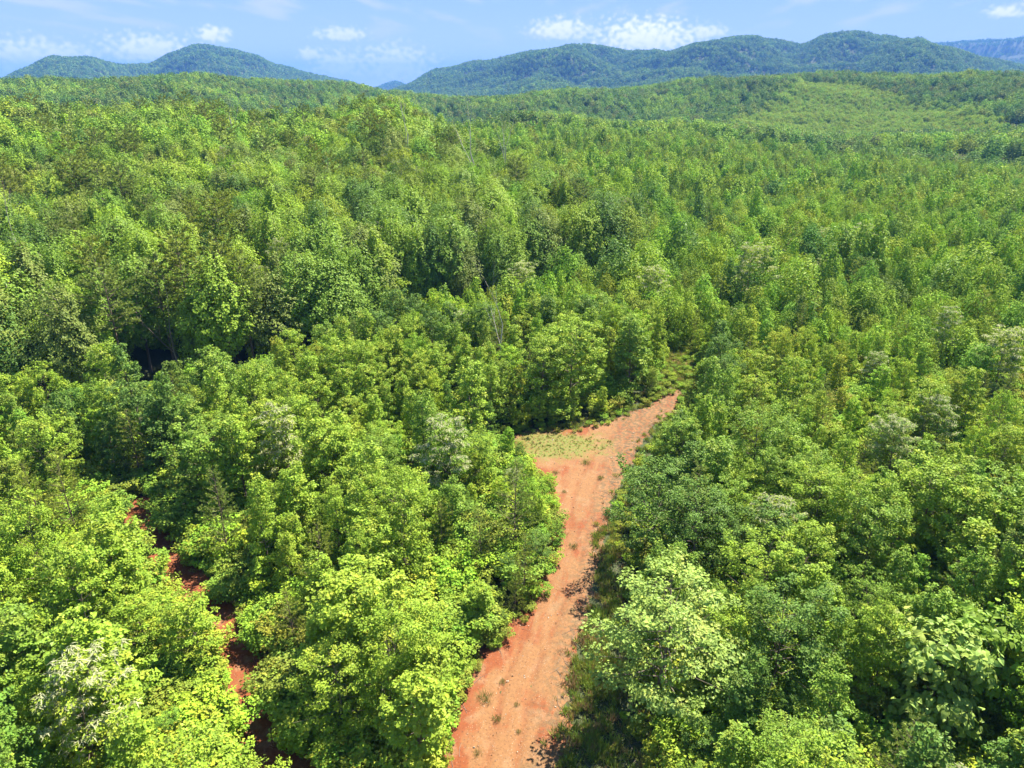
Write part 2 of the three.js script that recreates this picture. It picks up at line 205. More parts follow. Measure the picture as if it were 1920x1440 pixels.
// A broadleaf tree: leader, limbs in a spiral, twigs on the limbs, a spray of leaves on each twig.
function broadleaf(seed, o) {
  const rnd = rngOf(seed), crown = new Geo(), wood = new Geo(), { H, R } = o;
  const lean = [(rnd() - 0.5) * 0.5, (rnd() - 0.5) * 0.5], axis = (y) => { const t = y / H; return [lean[0] * t * t + 0.12 * Math.sin(t * 5 + seed), y, lean[1] * t * t + 0.12 * Math.cos(t * 4 + seed)]; };
  const nT = o.trunkSegs ?? 6, rT = o.trunk ?? H * 0.011;
  for (let k = 0; k < nT; k++) { const a = k / nT, b = (k + 1) / nT; wood.limb(axis(H * a * 0.97), axis(H * b * 0.97), rT * (1 - a * 0.9), rT * (1 - b * 0.9), o.trunkSides ?? 6, BARK.map((c) => c * (0.8 + 0.4 * rnd()))); }
  const lop = rnd() * 6.28;
  for (let k = 0; k < o.limbs; k++) {
    const t = (k + rnd() * 0.9) / o.limbs, y0 = H * lerp(o.base, 0.97, Math.pow(t, o.pack ?? 0.9)), tc = (y0 / H - o.base) / (1 - o.base);
    const a = k * 2.39996 + (rnd() - 0.5) * 0.9, rr = R * o.shape(tc) * (0.72 + 0.42 * rnd()) * (1 + 0.22 * Math.cos(a - lop));
    const rise = lerp(o.riseLow ?? 0.15, o.riseTop ?? 0.95, tc) + (rnd() - 0.5) * 0.25, A = axis(y0), dx = Math.cos(a), dz = Math.sin(a), up = Math.tan(Math.min(1.2, rise));
    const lift = Math.min(rr * up, H * 1.03 - y0 + 0.15), tip = [A[0] + dx * rr, A[1] + lift, A[2] + dz * rr];
    const elbow = [lerp(A[0], tip[0], 0.5), lerp(A[1], tip[1], 0.42), lerp(A[2], tip[2], 0.5)];
    if (o.wood !== false) { const rb = Math.max(0.012, rT * 0.42 * (1 - tc * 0.7)); wood.limb(A, elbow, rb, rb * 0.6, 4, BARK); wood.limb(elbow, tip, rb * 0.6, rb * 0.2, 3, BARK); }
    const ns = o.lobe ? Math.round(o.lobeTwigs * (0.7 + 0.6 * rnd())) : Math.max(1, Math.round(rr * o.twigs + rnd() * 1.2)), lr = (o.lobe ?? 0) * (0.65 + 0.7 * rnd());
    for (let q = 0; q < ns; q++) {
      const f = o.lobe ? 0.94 : q === 0 ? 1 : lerp(o.inner ?? 0.3, 1, Math.pow(rnd(), 0.75)), side = (rnd() - 0.5) * 2 * (0.25 + 0.42 * rr * (1.15 - f)), P = f < 0.5 ? [0, 1, 2].map((i) => lerp(A[i], elbow[i], f * 2)) : [0, 1, 2].map((i) => lerp(elbow[i], tip[i], f * 2 - 1));
      const c = [P[0] - dz * side, P[1] + (rnd() - 0.35) * 0.5 * o.spray * 2, P[2] + dx * side], out = norm([c[0] - A[0] * 0.5, (c[1] - y0) * 0.9 + 0.5 * (tc - 0.2), c[2] - A[2] * 0.5]);
      if (o.lobe) { const u = rnd() * 6.28, w = rnd() * 1.5 - 0.5, h2 = Math.sqrt(Math.max(0, 1 - w * w)), e = [Math.cos(u) * h2, w, Math.sin(u) * h2], m = lr * (0.75 + 0.3 * rnd()); for (let i = 0; i < 3; i++) { c[i] = P[i] + e[i] * m * (i === 1 ? 0.72 : 1); out[i] = e[i] * 0.75 + out[i] * 0.4; } }
      const sv = 0.86 + 0.3 * rnd(), fresh = rnd() < (o.fresh ?? 0.14) ? 1 : 0, sr = o.spray * (0.7 + 0.6 * rnd());
      const flower = o.flower && rnd() < o.flower && tc > 0.25;
      for (let j = 0; j < o.leaves; j++) {
        let ox = rnd() * 2 - 1, oy = rnd() * 2 - 1, oz = rnd() * 2 - 1; const l = Math.hypot(ox, oy, oz) || 1, m = Math.cbrt(rnd()) / l * sr; ox *= m; oy *= m * 0.62; oz *= m;
        const lv = sv * (0.8 + 0.4 * rnd()), w = rnd();
        const col = [lv * (1 + 0.16 * w + 0.35 * fresh), lv * (1 + 0.12 * fresh), lv * (1 - 0.25 * w + 0.2 * fresh)];
        const L = o.leaf * (0.5 + 1.0 * rnd());
        addLeaf(crown, rnd, [c[0] + ox, c[1] + oy, c[2] + oz], norm([out[0] * 0.8 + ox / sr * 0.8, out[1] * 0.8 + oy / sr, out[2] * 0.8 + oz / sr * 0.8]), L, L * (o.width ?? 0.42), col, o.heart);
      }
      if (flower) for (let j = 0; j < 16; j++) {             // drooping sprays of small cream flowers
        const a2 = rnd() * 6.28, e = [Math.cos(a2), -0.35 - 0.3 * rnd(), Math.sin(a2)], L = (o.flowerLen ?? 0.3) * (0.7 + 0.6 * rnd()), v = 0.85 + 0.3 * rnd();
        o.flowers.leaf([c[0] + (rnd() - 0.5) * sr, c[1] + sr * 0.55, c[2] + (rnd() - 0.5) * sr], norm(e), norm([-e[2], 0, e[0]]), norm([e[0] * 0.3, 1, e[2] * 0.3]), L, 0.018 + L * 0.04, 0.02, [v, v, v * 0.95]);
      }
    }
  }
  return { crown: crown.build(), wood: wood.build(true) };
}
// A crown seen from further off: leaf sprays spread over a lobed envelope.
function envelope(seed, o) {
  const rnd = rngOf(seed), crown = new Geo(), wood = new Geo(), { H, R } = o, off = seed * 3.7, lean = (rnd() - 0.5) * 0.6;
  const rT = o.trunk ?? H * 0.011, nT = o.trunkSegs ?? 1;
  for (let k = 0; k < nT; k++) wood.limb([lean * (k / nT) ** 2, H * k / nT * 0.95, 0.1 * Math.sin(k)], [lean * ((k + 1) / nT) ** 2, H * (k + 1) / nT * 0.95, 0.1 * Math.sin(k + 1)], rT * (1 - 0.85 * k / nT), rT * (1 - 0.85 * (k + 1) / nT), nT > 2 ? 6 : 3, BARK);
  if (o.limbs) for (let k = 0; k < o.limbs; k++) { const y = H * (o.base * 0.85 + (0.85 - o.base * 0.85) * (k + rnd()) / o.limbs), a = k * 2.4, l = R * 0.8 * o.shape(Math.max(0.05, (y / H - o.base) / (1 - o.base))); wood.limb([lean * (y / H) ** 2, y, 0], [Math.cos(a) * l, y + l * 0.7, Math.sin(a) * l], rT * 0.35, rT * 0.1, 3, BARK); }
  for (let i = 0; i < o.n;) {
    const t = rnd(); if (rnd() > o.shape(t) + 0.06) continue; i++;
    const a = rnd() * 6.2832, ca = Math.cos(a), sa = Math.sin(a), lob = noiseA(ca * o.lobes + off, sa * o.lobes + t * o.lobes * 2.2) + 0.5 * noiseB(ca * o.lobes * 2 + off, sa * o.lobes * 2 - t * o.lobes * 4);
    const rad = R * (o.shape(t) * Math.max(0.25, 1 + o.amp * lob) * (1 + 0.28 * Math.cos(a - off)) * (1 - 0.35 * rnd() * rnd()) + 0.02), y = H * (o.base + (1 - o.base) * (t * 0.94 + 0.12 * o.amp * lob)), v = (0.86 + 0.28 * rnd()) * (1 + 0.08 * lob), w = rnd(), L = o.leaf * (0.65 + 0.7 * rnd());
    addLeaf(crown, rnd, [ca * rad + lean * (y / H) ** 2, y, sa * rad], norm([ca, 0.25 + 0.9 * t * t, sa]), L, L * o.width, [v * (1 + 0.16 * w), v, v * (1 - 0.2 * w)], false, 0.85);
  }
  return { crown: crown.build(), wood: wood.build(true) };
}
function pine(seed, o) {
  const rnd = rngOf(seed), crown = new Geo(), wood = new Geo(), { H, R } = o, nT = 7, rT = o.trunk ?? H * 0.011, bend = (rnd() - 0.5) * 0.5;
  const axis = (y) => { const t = y / H; return [bend * t * t + 0.1 * Math.sin(t * 4 + seed), y, 0.1 * Math.cos(t * 3 + seed)]; };
  for (let k = 0; k < nT; k++) { const a = k / nT, b = (k + 1) / nT; wood.limb(axis(H * a), axis(H * b), rT * (1 - a * 0.92), rT * (1 - b * 0.92), 6, [0.17, 0.115, 0.085]); }
  for (let k = 0; k < o.limbs; k++) {
    const t = (k + rnd()) / o.limbs, y0 = H * lerp(o.base, 0.985, t), a = k * 2.39996 + (rnd() - 0.5), rr = R * o.shape(t) * (0.6 + 0.6 * rnd()), A = axis(y0), rise = lerp(0.1, 0.8, t) + (rnd() - 0.5) * 0.2;
    const dx = Math.cos(a), dz = Math.sin(a), tip = [A[0] + dx * rr, y0 + rr * Math.tan(rise) * 0.8 + 0.12, A[2] + dz * rr];
    wood.limb(A, tip, Math.max(0.012, rT * 0.3 * (1 - t * 0.6)), 0.008, 3, [0.17, 0.12, 0.09]);
    const ns = Math.max(2, Math.round(rr * o.twigs));
    for (let q = 0; q < ns; q++) {
      const f = q === 0 ? 1 : 0.3 + 0.7 * rnd(), side = (rnd() - 0.5) * 1.3 * (0.1 + rr * 0.5 * (1.1 - f)), c = [lerp(A[0], tip[0], f) - dz * side, lerp(A[1], tip[1], f) + rnd() * 0.12, lerp(A[2], tip[2], f) + dx * side], sv = 0.8 + 0.4 * rnd();
      for (let j = 0; j < o.needles; j++) {
        const e = norm([dx * 0.8 + (rnd() - 0.5) * 1.7, 0.55 + (rnd() - 0.5) * 1.2, dz * 0.8 + (rnd() - 0.5) * 1.7]), s = norm(cross(e, [rnd() - 0.5, rnd() - 0.5, rnd() - 0.5])), v = sv * (0.85 + 0.3 * rnd()), L = o.needle * (0.7 + 0.6 * rnd());
        crown.leaf(c, e, s, cross(e, s), L, L * o.thin, 0.0, [v * (1 + 0.15 * rnd()), v, v * 0.9]);
      }
    }
  }
  return { crown: crown.build(), wood: wood.build(true) };
}
function snag(seed, H, spread, forks) {
  const rnd = rngOf(seed), g = new Geo();
  const grow = (a, dir, len, r, depth) => {
    let p = a; const segs = 3;
    for (let s = 0; s < segs; s++) { dir = norm([dir[0] + (rnd() - 0.5) * 0.28, dir[1] + (rnd() - 0.5) * 0.16, dir[2] + (rnd() - 0.5) * 0.28]); const e = p.map((v, i) => v + dir[i] * len / segs), r2 = r * (1 - 0.22), k = 0.85 + 0.3 * rnd(); g.limb(p, e, r, r2, depth > 2 ? 6 : 4, [k, k, k]); p = e; r = r2;
      if (depth > 0 && (s > 0 || depth < forks)) { const a2 = rnd() * 6.28, b = norm([dir[0] + Math.cos(a2) * spread, dir[1] + 0.25, dir[2] + Math.sin(a2) * spread]); grow(p, b, len * (0.45 + 0.25 * rnd()), r * 0.6, depth - 1); } }
  };
  grow([0, -0.3, 0], [0, 1, 0], H, H * 0.016, forks);
  return g.build(true);
}
const oval = (t) => Math.pow(Math.sin(Math.PI * Math.min(1, 0.16 + t * 0.84)), 0.7), cone = (t) => Math.min(1, 0.55 + t * 2.4) * Math.pow(1 - t * 0.93, 0.72), spire = (t) => Math.min(1, 0.6 + t * 2.2) * Math.pow(1 - t * 0.98, 0.62), egg = (t) => Math.pow(Math.sin(Math.PI * Math.min(1, 0.2 + t * 0.8)), 0.62), dome = (t) => Math.min(1, 0.5 + t * 1.6) * Math.pow(1 - Math.pow(t, 2.6), 0.55);

// ---------- plant materials ----------
const foliage = (r, g, b, tr = 0.32, coat = 0.18) => new THREE.MeshPhysicalMaterial({ color: new THREE.Color().setRGB(r, g, b), vertexColors: true, roughness: 1, specularIntensity: 0.3, clearcoat: coat, clearcoatRoughness: 0.4, transmission: tr, thickness: 0, side: THREE.DoubleSide });
const TONES = { bright: [0.25, 0.395, 0.036], mid: [0.195, 0.335, 0.038], lime: [0.275, 0.405, 0.038], pale: [0.265, 0.40, 0.085], deep: [0.125, 0.24, 0.036], olive: [0.215, 0.28, 0.036], pineTone: [0.19, 0.27, 0.044], dusky: [0.195, 0.27, 0.052] };
const leafMat = Object.fromEntries(Object.entries(TONES).map(([k, v]) => [k, foliage(...v)]));
const whiteLeaf = foliage(1, 1, 1, 0.2, 0.06);
const barkMat = new THREE.MeshStandardMaterial({ vertexColors: true, roughness: 0.95 });
const deadMat = new THREE.MeshStandardMaterial({ color: new THREE.Color().setRGB(0.42, 0.38, 0.33), vertexColors: true, roughness: 0.95 });
const deadDark = new THREE.MeshStandardMaterial({ color: new THREE.Color().setRGB(0.22, 0.17, 0.13), vertexColors: true, roughness: 0.95 });
const flowerMat = foliage(0.47, 0.48, 0.27, 0.25);

// ---------- prototypes (unit: metres at H = 8 for young trees, 18 for tall ones) ----------
const young0 = [], young1 = [], young2 = [], tall1 = [], tall2 = [], pines0 = [], pines1 = [], tallPines = [], bushes = [];
const shapes = [oval, cone, dome, oval, cone, dome, oval, cone];
for (let k = 0; k < 8; k++) young0.push(broadleaf(100 + k, { H: 8, R: [2.3, 1.9, 2.6, 2.5, 2.1, 2.5, 2.1, 2.0][k], base: 0.1, shape: shapes[k], limbs: 46, twigs: 2.9, spray: 0.3, leaves: 34, leaf: [0.15, 0.16, 0.13, 0.15, 0.165, 0.14, 0.14, 0.15][k], width: [0.45, 0.48, 0.36, 0.42, 0.48, 0.3, 0.42, 0.45][k] }));
for (let k = 0; k < 6; k++) young1.push(envelope(200 + k, { H: 8, R: [1.8, 1.6, 2.1, 1.9, 1.7, 2.0][k], base: 0.08, shape: [egg, spire, dome, egg, spire, egg][k], n: 2400, leaf: 0.26, width: 0.44, lobes: 1.4, amp: 0.5 }));
for (let k = 0; k < 5; k++) young2.push(envelope(300 + k, { H: 8, R: [1.8, 1.7, 2.1, 1.9, 1.8][k], base: 0.08, shape: [egg, spire, dome, egg, spire][k], n: 1000, leaf: 0.4, width: 0.44, lobes: 1.3, amp: 0.48 }));
for (let k = 0; k < 6; k++) tall1.push(envelope(400 + k, { H: 18, R: [3.3, 3.0, 3.8, 3.1, 2.8, 3.5][k], base: [0.3, 0.22, 0.34, 0.2, 0.26, 0.28][k], shape: [dome, egg, dome, dome, spire, dome][k], n: 8500, leaf: 0.29, width: 0.42, lobes: 1.7, amp: 0.62, trunk: 0.23, trunkSegs: 5, limbs: 14 }));
for (let k = 0; k < 5; k++) tall2.push(envelope(500 + k, { H: 18, R: [3.5, 3.1, 3.9, 3.2, 3.4][k], base: 0.25, shape: [dome, egg, dome, spire, egg][k], n: 2300, leaf: 0.52, width: 0.44, lobes: 1.7, amp: 0.62, trunk: 0.23, trunkSegs: 2 }));
for (let k = 0; k < 4; k++) pines0.push(pine(600 + k, { H: 8, R: [2.3, 2.0, 2.4, 2.1][k], base: 0.08, shape: (t) => Math.pow(1 - t * 0.95, 0.8) * Math.min(1, 0.5 + t * 3), limbs: 62, twigs: 9, needles: 11, needle: 0.2, thin: 0.09, trunk: 0.08 }));
for (let k = 0; k < 3; k++) pines1.push(pine(650 + k, { H: 8, R: 2.2, base: 0.08, shape: (t) => Math.pow(1 - t * 0.95, 0.8) * Math.min(1, 0.5 + t * 3), limbs: 36, twigs: 4, needles: 7, needle: 0.42, thin: 0.12, trunk: 0.08 }));
for (let k = 0; k < 3; k++) tallPines.push(pine(680 + k, { H: 19, R: 3.4, base: 0.55, shape: (t) => Math.pow(Math.sin(Math.PI * (0.2 + 0.75 * t)), 0.8), limbs: 40, twigs: 5, needles: 10, needle: 0.5, thin: 0.13, trunk: 0.2 }));
for (let k = 0; k < 4; k++) bushes.push(broadleaf(700 + k, { H: 1.8, R: 1.25, base: 0.02, shape: dome, limbs: 20, twigs: 3.4, spray: 0.26, leaves: 20, leaf: 0.15, width: 0.4, trunk: 0.03, riseLow: 0.5, riseTop: 1.1 }));
const flowering = [];
for (let k = 0; k < 3; k++) { const fl = new Geo(), t = broadleaf(800 + k, { H: 8, R: 2.3, base: 0.12, shape: [cone, oval, dome][k], limbs: 42, twigs: 3, spray: 0.36, leaves: 20, leaf: 0.18, width: 0.34, flower: 0.78, flowers: fl, flowerLen: 0.36 }); flowering.push({ ...t, flower: fl.build() }); }
const bigLeaf = [0, 1].map((k) => broadleaf(850 + k, { H: 6.5, R: 2.6, base: 0.1, shape: dome, limbs: 34, twigs: 2.6, spray: 0.5, leaves: 13, leaf: 0.3, heart: true, fresh: 0.05 }));

// ---------- planting plan ----------
const rnd = rngOf(77), trees = [];   // {kind, proto, x, z, s, sy, turn, tone, label, group}
const tooClose = (x, z, m) => polyDist(x, z, CLEARING) > -m || Math.hypot(x + 5.4, z + 40.7) < 1.2 + m * 0.6;
const HEROES = [];
function plant(kind, list, variant, x, z, h, tone, extra = {}) { const t = { kind, list, variant: variant % list.length, x, z, h, wide: extra.wide ?? 1, turn: extra.turn ?? rnd() * 6.28, tone, ...extra }; trees.push(t); return t; }
function hero(...a) { const t = plant(...a); t.hero = true; HEROES.push([t.x, t.z, (t.clear ?? 1.9), t.h]); return t; }
// trees one can single out
hero('broadleaf_tree', young0, 2, 9.4, -33.8, 9.2, 'pale', { wide: 1.45, label: 'pale yellow-green rounded broadleaf tree leaning over the grassy verge of wide clay track', clear: 3.6 });
hero('pine_tree', pines0, 0, 0.4, -49.2, 8.6, 'pineTone', { wide: 1.15, label: 'dark olive young pine beside the bare clay where the track widens', clear: 2.4 });
hero('pine_tree', pines0, 1, -2.4, -46.4, 6.2, 'pineTone', { label: 'smaller olive pine just inside the thicket beside the roadside pine' });
hero('pine_tree', pines0, 2, -5.6, -47.6, 6.0, 'olive', { label: 'yellowish young pine deep in the thicket behind the roadside pine' });
hero('broadleaf_tree', young0, 3, 7.2, -78.6, 10.2, 'bright', { wide: 1.15, label: 'large round bright green tree closing the far end of the clearing', clear: 2.8 });
hero('broadleaf_tree', young0, 6, 3.6, -76.6, 9.4, 'bright', { wide: 1.1, label: 'full bright green tree behind the grass patch of the clearing', clear: 2.6 });
hero('broadleaf_tree', young0, 1, 14.6, -82.4, 10.0, 'mid', { wide: 1.1, label: 'tall green tree beside the bend where the track leaves the clearing', clear: 2.6 });
hero('broadleaf_tree', young0, 7, -4.4, -68.6, 9.6, 'bright', { wide: 1.15, label: 'tall bright green tree at the inner corner of the clearing', clear: 2.6 });
hero('flowering_tree', flowering, 0, -20.6, -57.3, 9.4, 'lime', { label: 'cream-flowering tree standing alone in bright thicket above narrow path' });
hero('flowering_tree', flowering, 1, -23.2, -28.4, 8.2, 'lime', { label: 'white-sprayed flowering tree beside the lower end of narrow clay path' });
hero('flowering_tree', flowering, 2, -5.4, -55.6, 8.6, 'mid', { label: 'cream-flowering tree in the thicket near the clearing grass' });
hero('flowering_tree', flowering, 0, 57.9, -90.3, 8.4, 'mid', { label: 'dark-leaved tree with white flower sprays among olive pines' });
hero('flowering_tree', flowering, 2, 59.2, -80.2, 8.6, 'lime', { wide: 1.2, label: 'broad tree thick with cream flowers at the open sapling ground' });
hero('flowering_tree', flowering, 1, 36.4, -60.0, 7.2, 'pale', { label: 'low pale tree with few cream flowers in the stand across the verge' });
hero('bigleaf_tree', bigLeaf, 0, 24.6, -31.4, 7.0, 'pale', { label: 'pale tree with very large heart-shaped leaves in dark gap', clear: 2.4 });
hero('bigleaf_tree', bigLeaf, 1, 28.2, -32.6, 7.0, 'mid', { label: 'large-leaved green tree next to the pale heart-leaved tree', clear: 2.4 });
hero('pine_tree', pines0, 3, -23.2, -47.8, 8.8, 'pineTone', { label: 'dull green pine with tufted branches above the shaded narrow path', clear: 2.2 });
hero('pine_tree', pines0, 0, -36.8, -50.6, 8.8, 'olive', { label: 'brownish olive pine on the outer side of narrow path' });
hero('pine_tree', pines0, 1, -39.4, -50.2, 8.0, 'olive', { label: 'second brownish pine paired with another beyond narrow path' });
hero('pine_tree', pines0, 2, -8.4, -41.2, 3.4, 'pineTone', { label: 'low bushy pine next to the small bare clay patch', clear: 1.5 });
hero('pine_tree', pines0, 3, 0.2, -41.8, 3.8, 'olive', { label: 'low yellow-green pine shrub at the bend of the wide track', clear: 1.4 });
hero('broadleaf_tree', young0, 4, -2.4, -39.8, 4.2, 'bright', { wide: 1.35, label: 'low bushy bright green tree at the cut bank of the track', clear: 1.6 });
hero('broadleaf_tree', young0, 5, 10.2, -38.8, 7.6, 'mid', { label: 'narrow-leaved drooping green tree next to the pale rounded tree', clear: 2.2 });
hero('broadleaf_tree', young0, 2, 11.6, -48.2, 8.6, 'deep', { wide: 1.15, label: 'dark feathery tree on the shaded verge opposite the roadside pine', clear: 2.4 });
hero('broadleaf_tree', young0, 5, 13.9, -45.4, 8.2, 'deep', { wide: 1.15, label: 'dark fine-leaved tree behind the feathery verge tree', clear: 2.2 });
hero('broadleaf_tree', young0, 0, -20.6, -36.2, 6.0, 'bright', { wide: 1.1, label: 'bright green tree crowding narrow clay path from its outer side', clear: 2 });
const tallHero = (proto, x, z, h, tone, label, list = tall1, kind = 'tall_tree') => hero(kind, list, proto, x, z, h, tone, { label, clear: 3 });
tallHero(0, -37.5, -96.5, 18.5, 'dusky', 'tall slim pine with long bare trunk at the wood edge', tallPines, 'tall_pine');
tallHero(1, -50, -98, 18, 'dusky', 'tall brownish pine with bare lower trunk in the old wood', tallPines, 'tall_pine');
tallHero(2, -60, -101, 18, 'olive', 'flat-topped olive pine standing among old broadleaf trees', tallPines, 'tall_pine');
tallHero(1, -43.5, -94.5, 16, 'bright', 'bright green tall tree with pale trunk at the wood edge');

HEROES.push([-84, -112, 3.4, 0], [-79, -112, 3, 0], [-46, -92, 2, 0], [-3, -205, 3.5, 0], [-1.2, -84.6, 1.4, 0]);
// young stands: jittered rows
for (let gz = -16; gz > -470; gz -= gz > -110 ? 2.5 : 3.1) for (let st = gz > -110 ? 2.8 : 3.4, gx = -0.95 * Math.abs(gz) - 26; gx < 0.95 * Math.abs(gz) + 26; gx += st) {
  const x = gx + (rnd() - 0.5) * st * 0.95, z = gz + (rnd() - 0.5) * st * 0.95, r = Math.hypot(x, z), az = Math.atan2(x, -z) * DEG;
  if (Math.abs(az) > (r < 70 ? 62 : 45) || r > 470 || (r > 80 && isMature(x, z)) || (r <= 205 && ravineSide(x, z) > -2 && ravineSide(x, z) < 9) || (r <= 115 && ravineSide(x, z) > -1)) continue;
  const crest = lerp(330, 450, ss(-9, 2, az)); if (r > crest + 25) continue;
  let h = 7.6 + 2.6 * fbm(x * 0.045, z * 0.045, 3, noiseB) + (rnd() - 0.5) * 3.6; if (rnd() < 0.2) h *= 0.66; else if (r > 110 && rnd() < 0.07) h *= 1.4;
  const openGround = ss(14, 24, az) * ss(58, 72, r) * ss(125, 100, r); h *= 1 - 0.2 * openGround; if (rnd() < 0.3 * openGround) continue;
  if (r > 130) h *= 1.12;
  if (r < 150 && ravineSide(x, z) > -7) h = Math.min(h, 2.8 + 1.8 * rnd());
  const [nd, nc] = narrowDist(x, z);
  let R = 0.3 * h;
  if (z > -105 && tooClose(x, z, Math.min(R * 0.8, 2.2))) { if (!tooClose(x, z, 0.55) && rnd() < 0.85) { h = 2.2 + 1.6 * rnd(); } else continue; }
  if (z < -44 && z > -66 && x > -4 && x < 6) h = Math.min(h, 3.2 + 1.6 * rnd() - Math.min(0, x) * 0.5);   // low growth where the clearing opens
  if (nd < (nc < 0 ? 3.5 : 2.0)) continue;
  // low growth along the sunny side of the narrow path, so that it opens towards the wide track
  if (nd < 7.5 && nc > 0 && ((z > -60 && z < -42.5) || (z > -36 && z < -25))) { const cap = 1.0 + nd * 0.48; if (h > cap) h = cap * (0.8 + 0.2 * rnd()); if (h < 1.6) continue; }
  if (HEROES.some(([a, b, c]) => Math.hypot(x - a, z - b) < c)) continue;
  // trees that stand out have low growth on their sunlit open side
  for (const [a, b, c, hh] of HEROES) if (hh > 3.3 && r < 100) { const l = Math.hypot(a, b), al = ((a - x) * a + (b - z) * b) / l, la = Math.abs((a - x) * b - (b - z) * a) / l; if (al > 0 && al < 6 && la < c + 0.4) h = Math.min(h, hh * 0.35 + 0.6 * rnd()); }
  if (h < 1.5) continue;
  const q = fbm(x * 0.03 + 40, z * 0.03, 3, noiseC) + (rnd() - 0.5) * 0.7;
  if (rnd() < 0.05 + 0.2 * openGround + 0.1 * ss(150, 300, r)) { plant('pine_tree', r < 105 ? pines0 : pines1, Math.floor(rnd() * 99), x, z, h * 0.95, rnd() < 0.5 ? 'olive' : 'pineTone', { wide: 0.9 + 0.3 * rnd() }); continue; }
  if (rnd() < (r < 90 ? 0.006 : 0.02) && r < 200) { plant('flowering_tree', flowering, Math.floor(rnd() * 99), x, z, h, rnd() < 0.5 ? 'lime' : 'mid'); continue; }
  let tone = q > 0.42 ? 'lime' : q > -0.12 ? 'bright' : q > -0.38 ? 'mid' : 'deep';
  if (x > 8 && r < 70) tone = q > 0.25 ? 'bright' : q > -0.2 ? 'mid' : 'deep';
  if (openGround > 0.5 && rnd() < 0.4) tone = 'lime';
  const slim = r > 62 || rnd() < 0.35; plant('broadleaf_tree', r < 100 ? young0 : r < 240 ? young1 : young2, slim && r < 100 ? [0, 1, 4, 6, 7][Math.floor(rnd() * 5)] : Math.floor(rnd() * 99), x, z, h, tone, { wide: slim ? 0.72 + 0.3 * rnd() : 0.9 + 0.35 * rnd() });
}
// old wood beyond the hollow
for (let gz = -58; gz > -420; gz -= 4.6) for (let gx = -0.95 * Math.abs(gz) - 30; gx < 70; gx += 5.0) {
  const x = gx + (rnd() - 0.5) * 5, z = gz + (rnd() - 0.5) * 5, r = Math.hypot(x, z), az = Math.atan2(x, -z) * DEG, s = ravineSide(x, z);
  if (Math.abs(az) > 46 || s < 5 || r > 362 || !isMature(x, z) || HEROES.some(([a, b, c]) => Math.hypot(x - a, z - b) < c)) continue;
  const h = (s < 22 ? 1.8 : 0) + 16.5 + 3.5 * fbm(x * 0.03, z * 0.03, 2, noiseC) + (rnd() - 0.5) * 5;
  if (rnd() < (az < -20 && r < 190 ? 0.13 : 0.06)) { plant('tall_pine', tallPines, Math.floor(rnd() * 99), x, z, h * 1.08, rnd() < 0.6 ? 'dusky' : 'olive'); continue; }
  const q = rnd(); plant('tall_tree', r < 235 ? tall1 : tall2, Math.floor(rnd() * 99), x, z, h, r > 170 && az > -20 && az < -1 && q < 0.2 ? 'pale' : q < 0.34 ? 'mid' : q < 0.58 ? 'bright' : q < 0.74 ? 'dusky' : q < 0.88 ? 'deep' : 'lime', { wide: 0.85 + 0.3 * rnd() });
  if (rnd() < 0.5 && r < 240 && s > 24) plant('broadleaf_tree', young1, Math.floor(rnd() * 99), x + 2.5, z + 2.2, 6 + 3 * rnd(), rnd() < 0.5 ? 'mid' : 'bright', {});
  if (rnd() < (az > -20 && az < -1 && r > 170 ? 0.22 : 0.04)) plant('flowering_tree', flowering, Math.floor(rnd() * 99), x - 2.4, z + 2.4, h * 0.85, 'lime', { wide: 0.45 });
}

// ---------- things and masses ----------
const Hof = (list) => (list === tall1 || list === tall2 ? 18 : list === tallPines ? 19 : list === bushes ? 1.8 : list === bigLeaf ? 6.5 : 8);
const inFrame = (t) => { const v = new THREE.Vector3(t.x, height(t.x, t.z) + t.h * 0.75, t.z).project(camera); return v.z < 1 && Math.abs(v.x) < 1.03 && v.y > -1.12 && v.y < 1.05; };
camera.updateMatrixWorld(true); camera.updateProjectionMatrix();
const where = (x, z) => {
  if (ravineSide(x, z) > 0 && isMature(x, z)) return 'among the old wood beyond the hollow';
  if (z < -105) return 'in the young stand further up the slope';
  const c = polyDist(x, z, CLEARING); const [nd, nc] = narrowDist(x, z);
  const rightSide = x > lerp(0.5, 12, ss(-30, -72, z)) && x > 4;
  if (z < -72 && x < 22 && x > -14) return 'in the stand behind the clearing';
  if (rightSide) return z > -50 ? 'in the dense stand across the grassy verge' : z > -72 ? 'in the stand flanking the upper clay track' : 'on the open sapling ground past the track bend';
  if (nc > 0 && z > -60) return 'on the outer side of narrow clay path';
  if (z > -62) return 'in the thicket between the two clay tracks';
  return 'in the thicket below the old wood';
};
const TONE_WORD = { bright: 'bright green', mid: 'mid-green', lime: 'yellow-green', pale: 'pale green', deep: 'dark green', olive: 'olive', pineTone: 'dull green', dusky: 'grey-green' };
const LIMIT = { broadleaf_tree: 300, pine_tree: 90, flowering_tree: 40, bigleaf_tree: 9, tall_tree: 150, tall_pine: 40 };
const matrixOf = (t) => { const k = t.h / Hof(t.list), m = new THREE.Matrix4().compose(new THREE.Vector3(t.x, height(t.x, t.z) - 0.05, t.z), new THREE.Quaternion().setFromAxisAngle(new THREE.Vector3(0, 1, 0), t.turn), new THREE.Vector3(k * t.wide, k, k * t.wide)); return m; };
const rest = [];
